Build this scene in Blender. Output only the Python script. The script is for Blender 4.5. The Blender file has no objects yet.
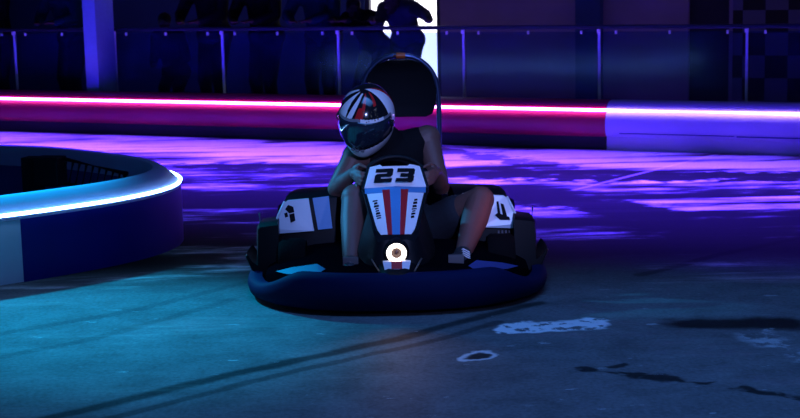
import bpy, bmesh, math, random
from mathutils import Vector, Matrix, noise
random.seed(7)
scene = bpy.context.scene
C = scene.collection
PI = math.pi
V = Vector

# ------------------------------------------------------------------ helpers
def link(o, parent=None):
    C.objects.link(o)
    if parent is not None:
        o.parent = parent
    return o

def mesh_obj(name, bm, mats, parent=None, smooth=False, angle=None):
    me = bpy.data.meshes.new(name)
    bmesh.ops.recalc_face_normals(bm, faces=bm.faces)
    bm.to_mesh(me)
    bm.free()
    if not isinstance(mats, (list, tuple)):
        mats = [mats]
    for m in mats:
        me.materials.append(m)
    if smooth:
        for p in me.polygons:
            p.use_smooth = True
        if angle:
            try:
                me.set_sharp_from_angle(angle=math.radians(angle))
            except Exception:
                pass
    return link(bpy.data.objects.new(name, me), parent)

def thing(name, label, cat, loc=(0, 0, 0), rotz=0, group=None):
    o = bpy.data.objects.new(name, None)
    o.empty_display_size = .1
    link(o)
    o.location = loc
    o.rotation_euler = (0, 0, rotz)
    tag(o, label, cat, group)
    return o

def tag(o, label, cat, group=None):
    o['label'] = label
    o['category'] = cat
    if group:
        o['group'] = group
    return o

def struct(o, label=None):
    o['kind'] = 'structure'
    if label:
        o['label'] = label
    return o

def add_box(bm, c, s, rot=None, mi=0, bevel=0):
    r = bmesh.ops.create_cube(bm, size=1)
    vs = r['verts']
    M = Matrix.Translation(V(c)) @ (rot.to_4x4() if rot is not None else Matrix.Identity(4)) @ Matrix.Diagonal((s[0], s[1], s[2], 1))
    bmesh.ops.transform(bm, matrix=M, verts=vs)
    fs = set(f for v in vs for f in v.link_faces)
    for f in fs:
        f.material_index = mi
    if bevel:
        es = list(set(e for v in vs for e in v.link_edges))
        bmesh.ops.bevel(bm, geom=es, offset=bevel, segments=2, affect='EDGES', profile=.5)
    return vs

def frame_of(d):
    d = d.normalized()
    up = V((0, 0, 1)) if abs(d.z) < .9 else V((1, 0, 0))
    a = d.cross(up).normalized()
    b = a.cross(d).normalized()
    return a, b

def add_tube(bm, pts, r, seg=10, closed=False, mi=0, cap=True):
    pts = [V(p) for p in pts]
    n = len(pts)
    rs = r if isinstance(r, (list, tuple)) else [r] * n
    rings = []
    pa = None
    for i, p in enumerate(pts):
        if closed:
            d = pts[(i + 1) % n] - pts[i - 1]
        else:
            d = pts[min(i + 1, n - 1)] - pts[max(i - 1, 0)]
        d.normalize()
        if pa is None:
            a, b = frame_of(d)
        else:
            a = (pa - d * pa.dot(d)).normalized()
            b = d.cross(a).normalized()
        pa = a
        rings.append([bm.verts.new(p + (a * math.cos(2 * PI * k / seg) + b * math.sin(2 * PI * k / seg)) * rs[i]) for k in range(seg)])
    m = n if closed else n - 1
    for i in range(m):
        A, B = rings[i], rings[(i + 1) % n]
        off = 0
        if closed and i == n - 1:
            off = min(range(seg), key=lambda q: (B[q].co - A[0].co).length)
        for k in range(seg):
            f = bm.faces.new((A[k], A[(k + 1) % seg], B[(k + 1 + off) % seg], B[(k + off) % seg]))
            f.material_index = mi
    if cap and not closed:
        for R in (rings[0], rings[-1]):
            try:
                bm.faces.new(R).material_index = mi
            except ValueError:
                pass
    return rings

def add_loft(bm, rings, closed_ring=True, cap=True, mi=0, loop=False):
    vr = [[bm.verts.new(V(p)) for p in r] for r in rings]
    n = len(vr[0])
    m = len(vr)
    for i in range(m if loop else m - 1):
        A, B = vr[i], vr[(i + 1) % m]
        for k in range(n if closed_ring else n - 1):
            f = bm.faces.new((A[k], A[(k + 1) % n], B[(k + 1) % n], B[k]))
            f.material_index = mi
    if cap and closed_ring and not loop:
        for R in (vr[0], vr[-1]):
            bm.faces.new(R).material_index = mi
    return vr

def add_lathe(bm, prof, M=None, seg=32, mi=0, closed=False):
    """profile of (radius, height) turned about the local z axis"""
    M = M or Matrix.Identity(4)
    rings = []
    for r, z in prof:
        rings.append([M @ V((r * math.cos(2 * PI * k / seg), r * math.sin(2 * PI * k / seg), z)) for k in range(seg)])
    return add_loft(bm, rings, True, not closed, mi, loop=closed)

def add_poly_prism(bm, poly, fn, t0, t1, mi=0):
    """poly: 2-D outline, fn(u,v,t)->3-D"""
    a = [bm.verts.new(fn(u, v, t0)) for u, v in poly]
    b = [bm.verts.new(fn(u, v, t1)) for u, v in poly]
    n = len(poly)
    fs = [bm.faces.new(a[::-1]), bm.faces.new(b)]
    for k in range(n):
        fs.append(bm.faces.new((a[k], a[(k + 1) % n], b[(k + 1) % n], b[k])))
    for f in fs:
        f.normal_update()
        f.material_index = mi
    bmesh.ops.triangulate(bm, faces=fs[:2])

def round_cone(bm, a, b, ra, rb, seg=16):
    a, b = V(a), V(b)
    L = (b - a).length
    if L < 1e-5 or L <= abs(ra - rb) + 1e-4:
        c, r = (a, ra) if ra > rb else (b, rb)
        bmesh.ops.create_icosphere(bm, subdivisions=3, radius=r, matrix=Matrix.Translation(c))
        return
    d = (b - a) / L
    e1, e2 = frame_of(d)
    al = math.asin((ra - rb) / L)
    prof = []
    for k in range(1, 7):
        th = -PI / 2 + (PI / 2 + al) * k / 6
        prof.append((ra * math.cos(th), ra * math.sin(th)))
    for k in range(0, 6):
        th = al + (PI / 2 - al) * k / 6
        prof.append((rb * math.cos(th), L + rb * math.sin(th)))
    rings = [[bm.verts.new(a + d * h + (e1 * math.cos(2 * PI * q / seg) + e2 * math.sin(2 * PI * q / seg)) * r) for q in range(seg)] for r, h in prof]
    for A, B in zip(rings[:-1], rings[1:]):
        for q in range(seg):
            bm.faces.new((A[q], A[(q + 1) % seg], B[(q + 1) % seg], B[q]))
    p0 = bm.verts.new(a - d * ra); p1 = bm.verts.new(b + d * rb)
    for q in range(seg):
        bm.faces.new((p0, rings[0][(q + 1) % seg], rings[0][q]))
        bm.faces.new((p1, rings[-1][q], rings[-1][(q + 1) % seg]))

def ellipsoid(bm, c, s, rot=None, sub=3):
    q = bmesh.ops.create_icosphere(bm, subdivisions=sub, radius=1)['verts']
    M = Matrix.Translation(V(c)) @ (rot.to_4x4() if rot is not None else Matrix.Identity(4)) @ Matrix.Diagonal((s[0], s[1], s[2], 1))
    bmesh.ops.transform(bm, matrix=M, verts=q)

def catmull(pts, n=8):
    pts = [V(p) for p in pts]
    out = []
    for i in range(len(pts) - 1):
        p0 = pts[max(i - 1, 0)]; p1 = pts[i]; p2 = pts[i + 1]; p3 = pts[min(i + 2, len(pts) - 1)]
        for k in range(n):
            t = k / n
            out.append(.5 * ((2 * p1) + (p2 - p0) * t + (2 * p0 - 5 * p1 + 4 * p2 - p3) * t * t + (3 * p1 - p0 - 3 * p2 + p3) * t ** 3))
    out.append(pts[-1])
    return out

# ------------------------------------------------------------------ materials
def mat(name, col, rough=.5, metal=0, var=.12, vscale=8, emit=None, estr=0, bump=0, spec=.5, coat=0):
    m = bpy.data.materials.new(name)
    m.use_nodes = True
    nt = m.node_tree
    b = nt.nodes['Principled BSDF']
    b.inputs['Roughness'].default_value = rough
    b.inputs['Metallic'].default_value = metal
    b.inputs['Specular IOR Level'].default_value = spec
    b.inputs['Coat Weight'].default_value = coat
    tc = nt.nodes.new('ShaderNodeTexCoord')
    nz = nt.nodes.new('ShaderNodeTexNoise')
    nz.inputs['Scale'].default_value = vscale
    nz.inputs['Detail'].default_value = 4
    nt.links.new(tc.outputs['Object'], nz.inputs['Vector'])
    mx = nt.nodes.new('ShaderNodeMix')
    mx.data_type = 'RGBA'
    mx.inputs['A'].default_value = (*[c * (1 - var) for c in col], 1)
    mx.inputs['B'].default_value = (*[min(1, c * (1 + var)) for c in col], 1)
    nt.links.new(nz.outputs['Fac'], mx.inputs['Factor'])
    nt.links.new(mx.outputs['Result'], b.inputs['Base Color'])
    if bump:
        bp = nt.nodes.new('ShaderNodeBump')
        bp.inputs['Strength'].default_value = bump
        bp.inputs['Distance'].default_value = .01
        nt.links.new(nz.outputs['Fac'], bp.inputs['Height'])
        nt.links.new(bp.outputs['Normal'], b.inputs['Normal'])
    if emit:
        b.inputs['Emission Color'].default_value = (*emit, 1)
        b.inputs['Emission Strength'].default_value = estr
    return m

M_black = mat('black_plastic', (.004, .0045, .007), .5, spec=.18)
M_matte = mat('matte_black', (.002, .002, .004), .9, spec=0)
M_rubber = mat('tyre_rubber', (.006, .006, .007), .8, bump=.2, vscale=60, spec=.02)
M_bump = mat('bumper_plastic', (.003, .009, .05), .65, vscale=5, spec=.05)
M_tray = mat('tray_metal', (.012, .012, .016), .55)
M_steel = mat('steel', (.5, .5, .52), .3, 1)
M_white = mat('white_sticker', (.78, .79, .84), .35, var=.04)
M_podwhite = mat('pod_white', (.62, .66, .74), .3, var=.06)
M_stripe = mat('pale_sticker', (.05, .06, .22), .5, spec=.2)
M_red = mat('red_sticker', (.42, .012, .02), .35)
M_blue = mat('blue_sticker', (.07, .24, .5), .35)
M_ink = mat('black_ink', (.004, .004, .007), .6, spec=.1)
M_grey = mat('grey_ink', (.16, .16, .19), .5)
M_lens = mat('lens_dark', (.05, .03, .028), .3, spec=.2)
M_ring = mat('ring_lamp', (1, .95, .9), .3, emit=(1, .86, .74), estr=5)
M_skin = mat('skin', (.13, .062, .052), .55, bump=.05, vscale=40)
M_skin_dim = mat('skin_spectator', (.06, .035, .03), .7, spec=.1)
M_hair = mat('dark_hair', (.012, .009, .008), .7, bump=.4, vscale=70, spec=.08)
M_top = mat('black_top', (.006, .006, .008), .85, bump=.2, vscale=50, spec=.1)
M_shorts = mat('dark_shorts', (.010, .012, .02), .85, bump=.2, vscale=50)
M_shoe = mat('shoe', (.02, .02, .025), .6)
M_lace = mat('white_lace', (.75, .76, .8), .6)
M_seat = mat('seat_shell', (.003, .004, .007), .6, spec=.08)
M_hoop = mat('hoop_metal', (.10, .14, .3), .3, .9)
M_orange = mat('orange_glint', (.7, .12, .02), .4)
M_visor = mat('visor', (.012, .02, .035), .08, spec=.8, coat=1)
M_hwhite = mat('helmet_white', (.8, .8, .85), .18, var=.03, coat=1)
M_hblack = mat('helmet_black', (.006, .007, .012), .15, coat=1)
M_hred = mat('helmet_red', (.5, .012, .015), .2, coat=1)
M_gold = mat('helmet_fleck', (.55, .42, .25), .25, .8)
M_bar_red = mat('barrier_red_vinyl', (.54, .004, .055), .42, vscale=3)
M_bar_white = mat('barrier_white_vinyl', (.62, .62, .70), .4, vscale=3, var=.08)
M_bar_black = mat('barrier_skirt', (.008, .006, .008), .6)
M_isl_blue = mat('island_blue_vinyl', (.003, .003, .22), .45, vscale=3, var=.3)
M_isl_white = mat('island_white_vinyl', (.5, .48, .70), .4, vscale=4, var=.08)
M_isl_in = mat('island_inner', (.03, .05, .24), .7)
M_neon_v = mat('neon_violet', (1, .6, 1), .4, emit=(.44, .17, 1), estr=22)
M_neon_w = mat('neon_pale', (1, .8, 1), .4, emit=(.62, .34, 1), estr=9)
M_neon_b = mat('neon_ice', (.8, .95, 1), .4, emit=(.22, .5, 1), estr=26)
M_post = mat('post_metal', (.72, .8, .86), .4)
M_rail = mat('rail_dark', (.02, .025, .05), .4, .5)
M_clamp = mat('clamp_metal', (.9, .9, .95), .3)
M_wall = mat('wall_paint', (.26, .2, .30), .8, bump=.15, vscale=3, var=.25)
M_wallnavy = mat('wall_navy', (.022, .06, .17), .8, var=.25, vscale=2)
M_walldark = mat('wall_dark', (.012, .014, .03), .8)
M_pillar = mat('pillar_paint', (.17, .27, .42), .7, bump=.2, vscale=25)
M_day = mat('daylight_pane', (.9, .9, 1), .4, emit=(.95, .92, 1), estr=2.6)
M_frame = mat('door_frame', (.04, .04, .07), .5)
M_dkclose = mat('dark_cloth', (.006, .006, .008), .9, spec=.03)
M_cloth2 = mat('charcoal_cloth', (.009, .008, .012), .9, spec=.03)
M_cloth3 = mat('teal_cloth', (.006, .03, .05), .9, spec=.03)
M_cloth4 = mat('grey_cloth', (.05, .05, .07), .9, spec=.03)
M_trouser = mat('dark_trousers', (.006, .007, .010), .9, spec=.03)

def checker_mat():
    m = mat('checker_cloth', (.01, .01, .02), .8)
    nt = m.node_tree
    b = nt.nodes['Principled BSDF']
    tc = nt.nodes.new('ShaderNodeTexCoord')
    ck = nt.nodes.new('ShaderNodeTexChecker')
    ck.inputs['Scale'].default_value = 1 / .215
    ck.inputs['Color1'].default_value = (.10, .11, .17, 1)
    ck.inputs['Color2'].default_value = (.006, .006, .01, 1)
    nt.links.new(tc.outputs['Object'], ck.inputs['Vector'])
    nt.links.new(ck.outputs['Color'], b.inputs['Base Color'])
    return m
M_check = checker_mat()

def glass_mat():
    m = bpy.data.materials.new('acrylic_glass')
    m.use_nodes = True
    nt = m.node_tree
    nt.nodes.clear()
    out = nt.nodes.new('ShaderNodeOutputMaterial')
    tr = nt.nodes.new('ShaderNodeBsdfTransparent'); tr.inputs['Color'].default_value = (.58, .66, .88, 1)
    gl = nt.nodes.new('ShaderNodeBsdfGlossy'); gl.inputs['Roughness'].default_value = .12; gl.inputs['Color'].default_value = (.7, .75, .9, 1)
    df = nt.nodes.new('ShaderNodeBsdfDiffuse'); df.inputs['Color'].default_value = (.12, .25, .7, 1)
    nz = nt.nodes.new('ShaderNodeTexNoise'); nz.inputs['Scale'].default_value = 1.3; nz.inputs['Detail'].default_value = 4
    tc = nt.nodes.new('ShaderNodeTexCoord')
    nt.links.new(tc.outputs['Object'], nz.inputs['Vector'])
    mr = nt.nodes.new('ShaderNodeMapRange'); mr.inputs['To Min'].default_value = .012; mr.inputs['To Max'].default_value = .04
    nt.links.new(nz.outputs['Fac'], mr.inputs['Value'])
    m1 = nt.nodes.new('ShaderNodeMixShader'); m1.inputs[0].default_value = .02
    m2 = nt.nodes.new('ShaderNodeMixShader')
    nt.links.new(tr.outputs[0], m1.inputs[1]); nt.links.new(gl.outputs[0], m1.inputs[2])
    nt.links.new(mr.outputs[0], m2.inputs[0])
    nt.links.new(m1.outputs[0], m2.inputs[1]); nt.links.new(df.outputs[0], m2.inputs[2])
    nt.links.new(m2.outputs[0], out.inputs[0])
    return m
M_glass = glass_mat()

# ------------------------------------------------------------------ track frame: s along the far barrier, o behind it
A0 = V((-4.06, 15.24, 0)); T = V((.9015, -.4327, 0)); N = V((.4327, .9015, 0))
ANG = math.atan2(T.y, T.x)
def W(s, o, z=0):
    return A0 + T * s + N * o + V((0, 0, z))

# ------------------------------------------------------------------ floor
RUBBER = (([(.5, 11.2), (1.45, 10.77), (4.2, 10.5)], .30, .92), ([(.85, 10.0), (1.25, 9.5), (1.6, 8.9), (1.8, 7.8)], .42, .92),
          ([(-1.55, 10.26), (-.95, 10.07), (-.2, 9.75)], .16, .85), ([(-1.65, 12.1), (-.4, 11.6)], .22, .75), ([(.35, 12.72), (1.23, 11.37)], .22, .6))
def floor_mat():
    m = bpy.data.materials.new('track_concrete')
    m.use_nodes = True
    nt = m.node_tree
    L = nt.links.new
    b = nt.nodes['Principled BSDF']
    tc = nt.nodes.new('ShaderNodeTexCoord')
    pos = tc.outputs['Object']
    def mth(op, a, c=None, d=None, clamp=False):
        n = nt.nodes.new('ShaderNodeMath'); n.operation = op; n.use_clamp = clamp
        for i, x in enumerate((a, c, d)):
            if x is None: continue
            if isinstance(x, (int, float)): n.inputs[i].default_value = x
            else: L(x, n.inputs[i])
        return n.outputs[0]
    def sstep(x, e0, e1, a=0., c=1.):
        n = nt.nodes.new('ShaderNodeMapRange'); n.interpolation_type = 'SMOOTHSTEP'
        L(x, n.inputs['Value'])
        n.inputs['From Min'].default_value = e0; n.inputs['From Max'].default_value = e1
        n.inputs['To Min'].default_value = a; n.inputs['To Max'].default_value = c
        return n.outputs[0]
    def mapping(rot, sc, loc=(0, 0, 0), src=pos):
        n = nt.nodes.new('ShaderNodeMapping')
        n.inputs['Rotation'].default_value = (0, 0, rot); n.inputs['Scale'].default_value = sc; n.inputs['Location'].default_value = loc
        L(src, n.inputs['Vector']); return n.outputs[0]
    def noi(vec, scale, detail=5, rough=.55, dist=0):
        n = nt.nodes.new('ShaderNodeTexNoise')
        n.inputs['Scale'].default_value = scale; n.inputs['Detail'].default_value = detail
        n.inputs['Roughness'].default_value = rough; n.inputs['Distortion'].default_value = dist
        L(vec, n.inputs['Vector']); return n.outputs['Fac']
    # wobble for the edges of stains
    wob = nt.nodes.new('ShaderNodeTexNoise'); wob.inputs['Scale'].default_value = 5; wob.inputs['Detail'].default_value = 5
    L(pos, wob.inputs['Vector'])
    sub = nt.nodes.new('ShaderNodeVectorMath'); sub.operation = 'SUBTRACT'; L(wob.outputs['Color'], sub.inputs[0]); sub.inputs[1].default_value = (.5, .5, .5)
    scl = nt.nodes.new('ShaderNodeVectorMath'); scl.operation = 'SCALE'; L(sub.outputs[0], scl.inputs[0]); scl.inputs['Scale'].default_value = .22
    add = nt.nodes.new('ShaderNodeVectorMath'); add.operation = 'ADD'; L(pos, add.inputs[0]); L(scl.outputs[0], add.inputs[1])
    wpos = add.outputs[0]
    sx = nt.nodes.new('ShaderNodeSeparateXYZ'); L(wpos, sx.inputs[0])
    X, Y = sx.outputs[0], sx.outputs[1]
    sx0 = nt.nodes.new('ShaderNodeSeparateXYZ'); L(pos, sx0.inputs[0])
    X0, Y0 = sx0.outputs[0], sx0.outputs[1]
    def seg(p, q, xx=X, yy=Y):      # distance to a segment
        (px, py), (qx, qy) = p, q
        dx, dy = qx - px, qy - py
        l2 = dx * dx + dy * dy
        ax = mth('SUBTRACT', xx, px); ay = mth('SUBTRACT', yy, py)
        t = mth('DIVIDE', mth('ADD', mth('MULTIPLY', ax, dx), mth('MULTIPLY', ay, dy)), l2, clamp=True)
        ex = mth('SUBTRACT', ax, mth('MULTIPLY', t, dx)); ey = mth('SUBTRACT', ay, mth('MULTIPLY', t, dy))
        return mth('SQRT', mth('ADD', mth('MULTIPLY', ex, ex), mth('MULTIPLY', ey, ey)))
    def poly(pts, xx=X, yy=Y):
        d = None
        for a_, b_ in zip(pts[:-1], pts[1:]):
            e = seg(a_, b_, xx, yy)
            d = e if d is None else mth('MINIMUM', d, e)
        return d
    # distance in front of the barrier
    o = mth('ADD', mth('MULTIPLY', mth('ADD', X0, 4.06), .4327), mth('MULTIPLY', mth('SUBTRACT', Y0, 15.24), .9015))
    big = noi(mapping(ANG * -1, (.42, 1.5, 1)), 1.0, 7, .6, .5)
    fine = noi(mapping(-ANG, (1.6, 7, 1)), 1.0, 6, .65, .3)
    streak = noi(mapping(-ANG, (.30, 4.2, 1)), 1.0, 4, .5, .2)
    grain = noi(pos, 55, 3, .6)
    pol = mth('ADD', mth('ADD', mth('MULTIPLY', big, .58), mth('MULTIPLY', fine, .22)), mth('MULTIPLY', streak, .30))
    strip_glow = sstep(o, -2.2, -.5, 0, .13)           # light strip's glow along the barrier, put into the albedo
    pol = mth('ADD', pol, strip_glow)
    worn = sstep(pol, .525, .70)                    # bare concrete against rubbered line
    # rubber on the racing line in the near field
    wide = nt.nodes.new('ShaderNodeVectorMath'); wide.operation = 'SCALE'; L(sub.outputs[0], wide.inputs[0]); wide.inputs['Scale'].default_value = .9
    wad = nt.nodes.new('ShaderNodeVectorMath'); wad.operation = 'ADD'; L(pos, wad.inputs[0]); L(wide.outputs[0], wad.inputs[1])
    sw = nt.nodes.new('ShaderNodeSeparateXYZ'); L(wad.outputs[0], sw.inputs[0])
    for pts, w0, k in RUBBER:
        ln = sstep(poly(pts, sw.outputs[0], sw.outputs[1]), w0, w0 * .45)
        worn = mth('MULTIPLY', worn, mth('SUBTRACT', 1, mth('MULTIPLY', ln, k)))
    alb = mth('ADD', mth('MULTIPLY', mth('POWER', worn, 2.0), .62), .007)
    near = sstep(Y0, 7.9, 6.7)                     # foreground concrete is an even mid grey
    mott = noi(pos, 3.2, 6, .7, .4)
    nearalb = mth('ADD', mth('MULTIPLY', fine, .10), mth('MULTIPLY', sstep(mott, .25, .78), .09))
    nearalb = mth('ADD', nearalb, .075)
    mixn = nt.nodes.new('ShaderNodeMix'); L(near, mixn.inputs['Factor']); L(alb, mixn.inputs['A']); L(nearalb, mixn.inputs['B'])
    alb = mixn.outputs['Result']
    alb = mth('MULTIPLY', alb, mth('ADD', mth('MULTIPLY', grain, 1.1), .45))
    # tyre marks
    for pts, w, k in (([(-1.6, 4.7), (-1.2, 5.07), (-.59, 5.62), (-.01, 6.08), (.39, 6.49), (.62, 6.68)], .035, .7),
                      ([(-1.5, 4.6), (-1.02, 5.02), (-.4, 5.61), (.07, 5.97), (.42, 6.33)], .025, .5),
                      ([(1.18, 7.26), (1.67, 7.74), (2.6, 8.5)], .03, .5),
                      ([(-2.0, 6.1), (-1.2, 6.75), (-.7, 7.4)], .03, .25),
                      ([(-2.0, 5.6), (-1.3, 6.2), (-.8, 6.9)], .03, .25)):
        x2 = mth('ADD', mth('MULTIPLY', X, .25), mth('MULTIPLY', X0, .75)); y2 = mth('ADD', mth('MULTIPLY', Y, .25), mth('MULTIPLY', Y0, .75))
        d = poly(pts, x2, y2)
        alb = mth('MULTIPLY', alb, mth('SUBTRACT', 1, mth('MULTIPLY', sstep(d, w * 1.6, w * .5), k)))
    # dark oil patch and the broken dark line on the right
    d = poly([(1.22, 6.22), (1.60, 6.18)])
    alb = mth('MULTIPLY', alb, mth('SUBTRACT', 1, mth('MULTIPLY', sstep(d, .16, .06), .85)))
    brk = sstep(noi(pos, 9, 2), .38, .5)
    d = mth('MINIMUM', poly([(.70, 5.52), (.95, 5.38), (1.18, 5.25), (1.6, 4.95)]), poly([(.72, 5.50), (.86, 5.56)]))
    alb = mth('MULTIPLY', alb, mth('SUBTRACT', 1, mth('MULTIPLY', mth('MULTIPLY', sstep(d, .045, .02), brk), .8)))
    # pale paint remains
    pale = mth('MULTIPLY', sstep(poly([(.47, 6.20), (.60, 6.22), (.80, 6.27)]), .10, .07), sstep(noi(pos, 7, 5, .7), .36, .46))
    oval = mth('SQRT', mth('ADD', mth('POWER', mth('DIVIDE', mth('SUBTRACT', X, .295), .072), 2), mth('POWER', mth('DIVIDE', mth('SUBTRACT', Y, 5.76), .06), 2)))
    ring = mth('MULTIPLY', sstep(oval, 1.35, 1.1), sstep(oval, .75, 1.0))
    fl = sstep(noi(mapping(-ANG, (1.2, 3.2, 1)), 4.5, 5, .6), .66, .70)
    fl = mth('MULTIPLY', fl, sstep(Y0, 7.2, 6.6))
    right = mth('MULTIPLY', sstep(poly([(1.45, 5.95), (1.75, 5.3)]), .14, .04), sstep(noi(pos, 6, 5, .7), .46, .56))
    pl = mth('MAXIMUM', mth('MAXIMUM', mth('MULTIPLY', pale, sstep(noi(pos, 14, 4), .36, .46)), mth('MULTIPLY', ring, .7)), mth('MAXIMUM', mth('MULTIPLY', fl, .35), mth('MULTIPLY', right, .4)))
    alb = mth('ADD', mth('MULTIPLY', alb, mth('SUBTRACT', 1, pl)), mth('MULTIPLY', pl, .92))
    inner = sstep(oval, .9, .6)
    alb = mth('MULTIPLY', alb, mth('SUBTRACT', 1, mth('MULTIPLY', inner, .75)))
    # joints in the slab near the barrier
    j = mth('MINIMUM', seg((1.2, 10.2), (2.6, 12.05), X0, Y0), seg((.4, 11.66), (1.5, 12.5), X0, Y0))
    alb = mth('ADD', alb, mth('MULTIPLY', sstep(j, .03, .012), .15))
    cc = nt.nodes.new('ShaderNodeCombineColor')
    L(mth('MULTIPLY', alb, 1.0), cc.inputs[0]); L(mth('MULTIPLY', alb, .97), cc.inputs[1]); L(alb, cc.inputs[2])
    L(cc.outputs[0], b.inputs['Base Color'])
    rg = mth('SUBTRACT', .60, mth('MULTIPLY', worn, .2))
    L(mth('ADD', rg, mth('MULTIPLY', near, .05)), b.inputs['Roughness'])
    L(mth('ADD', mth('MULTIPLY', mth('POWER', worn, 3.0), .42), .015), b.inputs['Specular IOR Level'])
    bp = nt.nodes.new('ShaderNodeBump'); bp.inputs['Strength'].default_value = .25; bp.inputs['Distance'].default_value = .004
    L(mth('ADD', mth('MULTIPLY', grain, .5), fine), bp.inputs['Height']); L(bp.outputs[0], b.inputs['Normal'])
    return m

bm = bmesh.new()
add_box(bm, (0, 11, -.05), (30, 26, .1))
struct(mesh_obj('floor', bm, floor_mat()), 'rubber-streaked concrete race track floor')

# ------------------------------------------------------------------ back wall and its openings
WO = 2.5
def wall_box(bm, s0, s1, z0, z1, o=WO, t=.15, mi=0):
    c = W((s0 + s1) / 2, o + t / 2, (z0 + z1) / 2)
    add_box(bm, c, (s1 - s0, t, z1 - z0), Matrix.Rotation(ANG, 3, 'Z'), mi)

bm = bmesh.new()
wall_box(bm, -8, 2.93, 0, 4.2, mi=1)
wall_box(bm, 2.93, 3.82, 2.15, 4.2, mi=1)
wall_box(bm, 3.82, 6.46, 0, 4.2)
wall_box(bm, 6.46, 6.86, 2.15, 4.2)
wall_box(bm, 6.86, 14, 0, 4.2)
struct(mesh_obj('wall_back', bm, [M_wall, M_wallnavy]), 'dim painted hall wall behind the spectators')
bm = bmesh.new()
wall_box(bm, 5.34, 5.60, 0, 4.2, WO - .1, .1)
struct(mesh_obj('trim_1', bm, M_wallnavy), 'navy pilaster on the back wall')
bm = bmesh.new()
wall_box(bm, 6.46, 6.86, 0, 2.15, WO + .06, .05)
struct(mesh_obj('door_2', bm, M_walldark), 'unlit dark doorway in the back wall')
# glazed door filled with daylight
bm = bmesh.new()
wall_box(bm, 2.98, 3.775, .17, 2.12, WO + .07, .02)
d1 = struct(mesh_obj('door_1', bm, M_day), 'bright glazed door in the back wall')
bm = bmesh.new()
for a in ((2.93, 2.985, 0, 2.15), (3.77, 3.82, 0, 2.15), (2.985, 3.77, 2.10, 2.15), (2.985, 3.77, 0, .17), (2.985, 3.77, .26, .37), (3.46, 3.495, .37, 2.1)):
    wall_box(bm, *a, WO + .02, .05)
mesh_obj('door_frame', bm, M_frame, d1)
# checkered banner on the wall at right
t = thing('checkered_banner', 'black and white checkered banner on the wall behind the railing at far right', 'banner', W(7.0, WO - .03, 0), ANG)
bm = bmesh.new()
add_box(bm, (.55, 0, .86), (1.29, .012, 1.29))
mesh_obj('cloth', bm, M_check, t)
bm = bmesh.new()
add_tube(bm, [(-.12, 0, 1.52), (1.22, 0, 1.52)], .02)
mesh_obj('hanging_bar', bm, M_rail, t)
# steel pillar
bm = bmesh.new()
add_box(bm, W(1.03, .365, 2.1), (.155, .30, 4.2), Matrix.Rotation(ANG, 3, 'Z'), bevel=.006)
struct(mesh_obj('pillar', bm, M_pillar), 'pale pillar standing behind the red barrier')

# ------------------------------------------------------------------ far barrier, red and white runs
PROF = [(.20, 0), (.20, .36), (.18, .395), (.15, .41), (.10, .405), (.03, .385), (.012, .365), (.004, .352), (-.001, .333), (.002, .318), (-.012, .30), (-.03, .26), (-.035, .21), (-.03, .16), (-.018, .128), (.0, .115)]
SK = [(.19, 0), (.19, .12), (.01, .12), (.01, .10), (.005, .0)]
def barrier(name_label, s0, s1, mat_body, mat_neon, skirt):
    t = thing('track_barrier', name_label, 'barrier', W(s0, 0), ANG)
    L = s1 - s0
    bm = bmesh.new()
    n = max(2, int(L / .6))
    add_loft(bm, [[(L * i / n, o, z) for o, z in PROF] for i in range(n + 1)])
    mesh_obj('padded_body', bm, mat_body, t, True, 50)
    bm = bmesh.new()
    add_loft(bm, [[(x, o, z) for o, z in SK] for x in (0, L)])
    mesh_obj('skirt', bm, skirt, t)
    bm = bmesh.new()
    add_tube(bm, [(x * L / 4, -.012, .334) for x in range(5)], .011, 8)
    mesh_obj('light_strip', bm, mat_neon, t, True)
    if mat_body is M_bar_white:
        random.seed(3)
        x = .12
        while x < L - .5:
            w = random.uniform(.3, .75)
            bm = bmesh.new()
            add_box(bm, (x + w / 2, -.0285, random.choice((.148, .141, .145))), (w, .006, random.choice((.006, .009))))
            mesh_obj('seam', bm, M_isl_in, t)
            x += w + random.uniform(-.1, .1)
    return t
barrier('long red padded barrier with a magenta light strip behind the kart', -5.5, 6.425, M_bar_red, M_neon_v, M_bar_black)
barrier('white padded barrier with a pale light strip at right of the red one', 6.43, 12.5, M_bar_white, M_neon_w, M_bar_white)

# ------------------------------------------------------------------ glass railing
FO = .55
P0, PS = 2.36, 1.277
t = thing('glass_railing', 'clear panelled railing with thin pale posts and a dark top rail', 'railing', W(0, FO), ANG)
k0, k1 = -4, 6
bm = bmesh.new()
xa, xb = P0 + PS * k0, P0 + PS * k1
add_box(bm, ((xa + xb) / 2, .01, 1.0), (xb - xa, .05, .035), bevel=.006)
mesh_obj('top_rail', bm, M_rail, t)
for k in range(k0, k1 + 1):
    x = P0 + PS * k
    bm = bmesh.new()
    add_box(bm, (x, 0, .49), (.02, .02, .98))
    add_box(bm, (x, 0, .012), (.09, .09, .024))
    mesh_obj('post', bm, M_post, t)
    bm = bmesh.new()
    add_box(bm, (x, -.012, .965), (.03, .03, .035), bevel=.004)
    mesh_obj('post_bracket', bm, M_clamp, t)
    if k == k1: break
    bm = bmesh.new()
    add_box(bm, (x + PS / 2, .0, .52), (PS - .035, .008, .88))
    g = mesh_obj('glass_panel', bm, M_glass, t)
    for fr in (.12, .49, .875):
        bm = bmesh.new()
        add_box(bm, (x + PS * fr, -.012, .955), (.018, .022, .032), bevel=.003)
        mesh_obj('clamp', bm, M_clamp, g)

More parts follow.
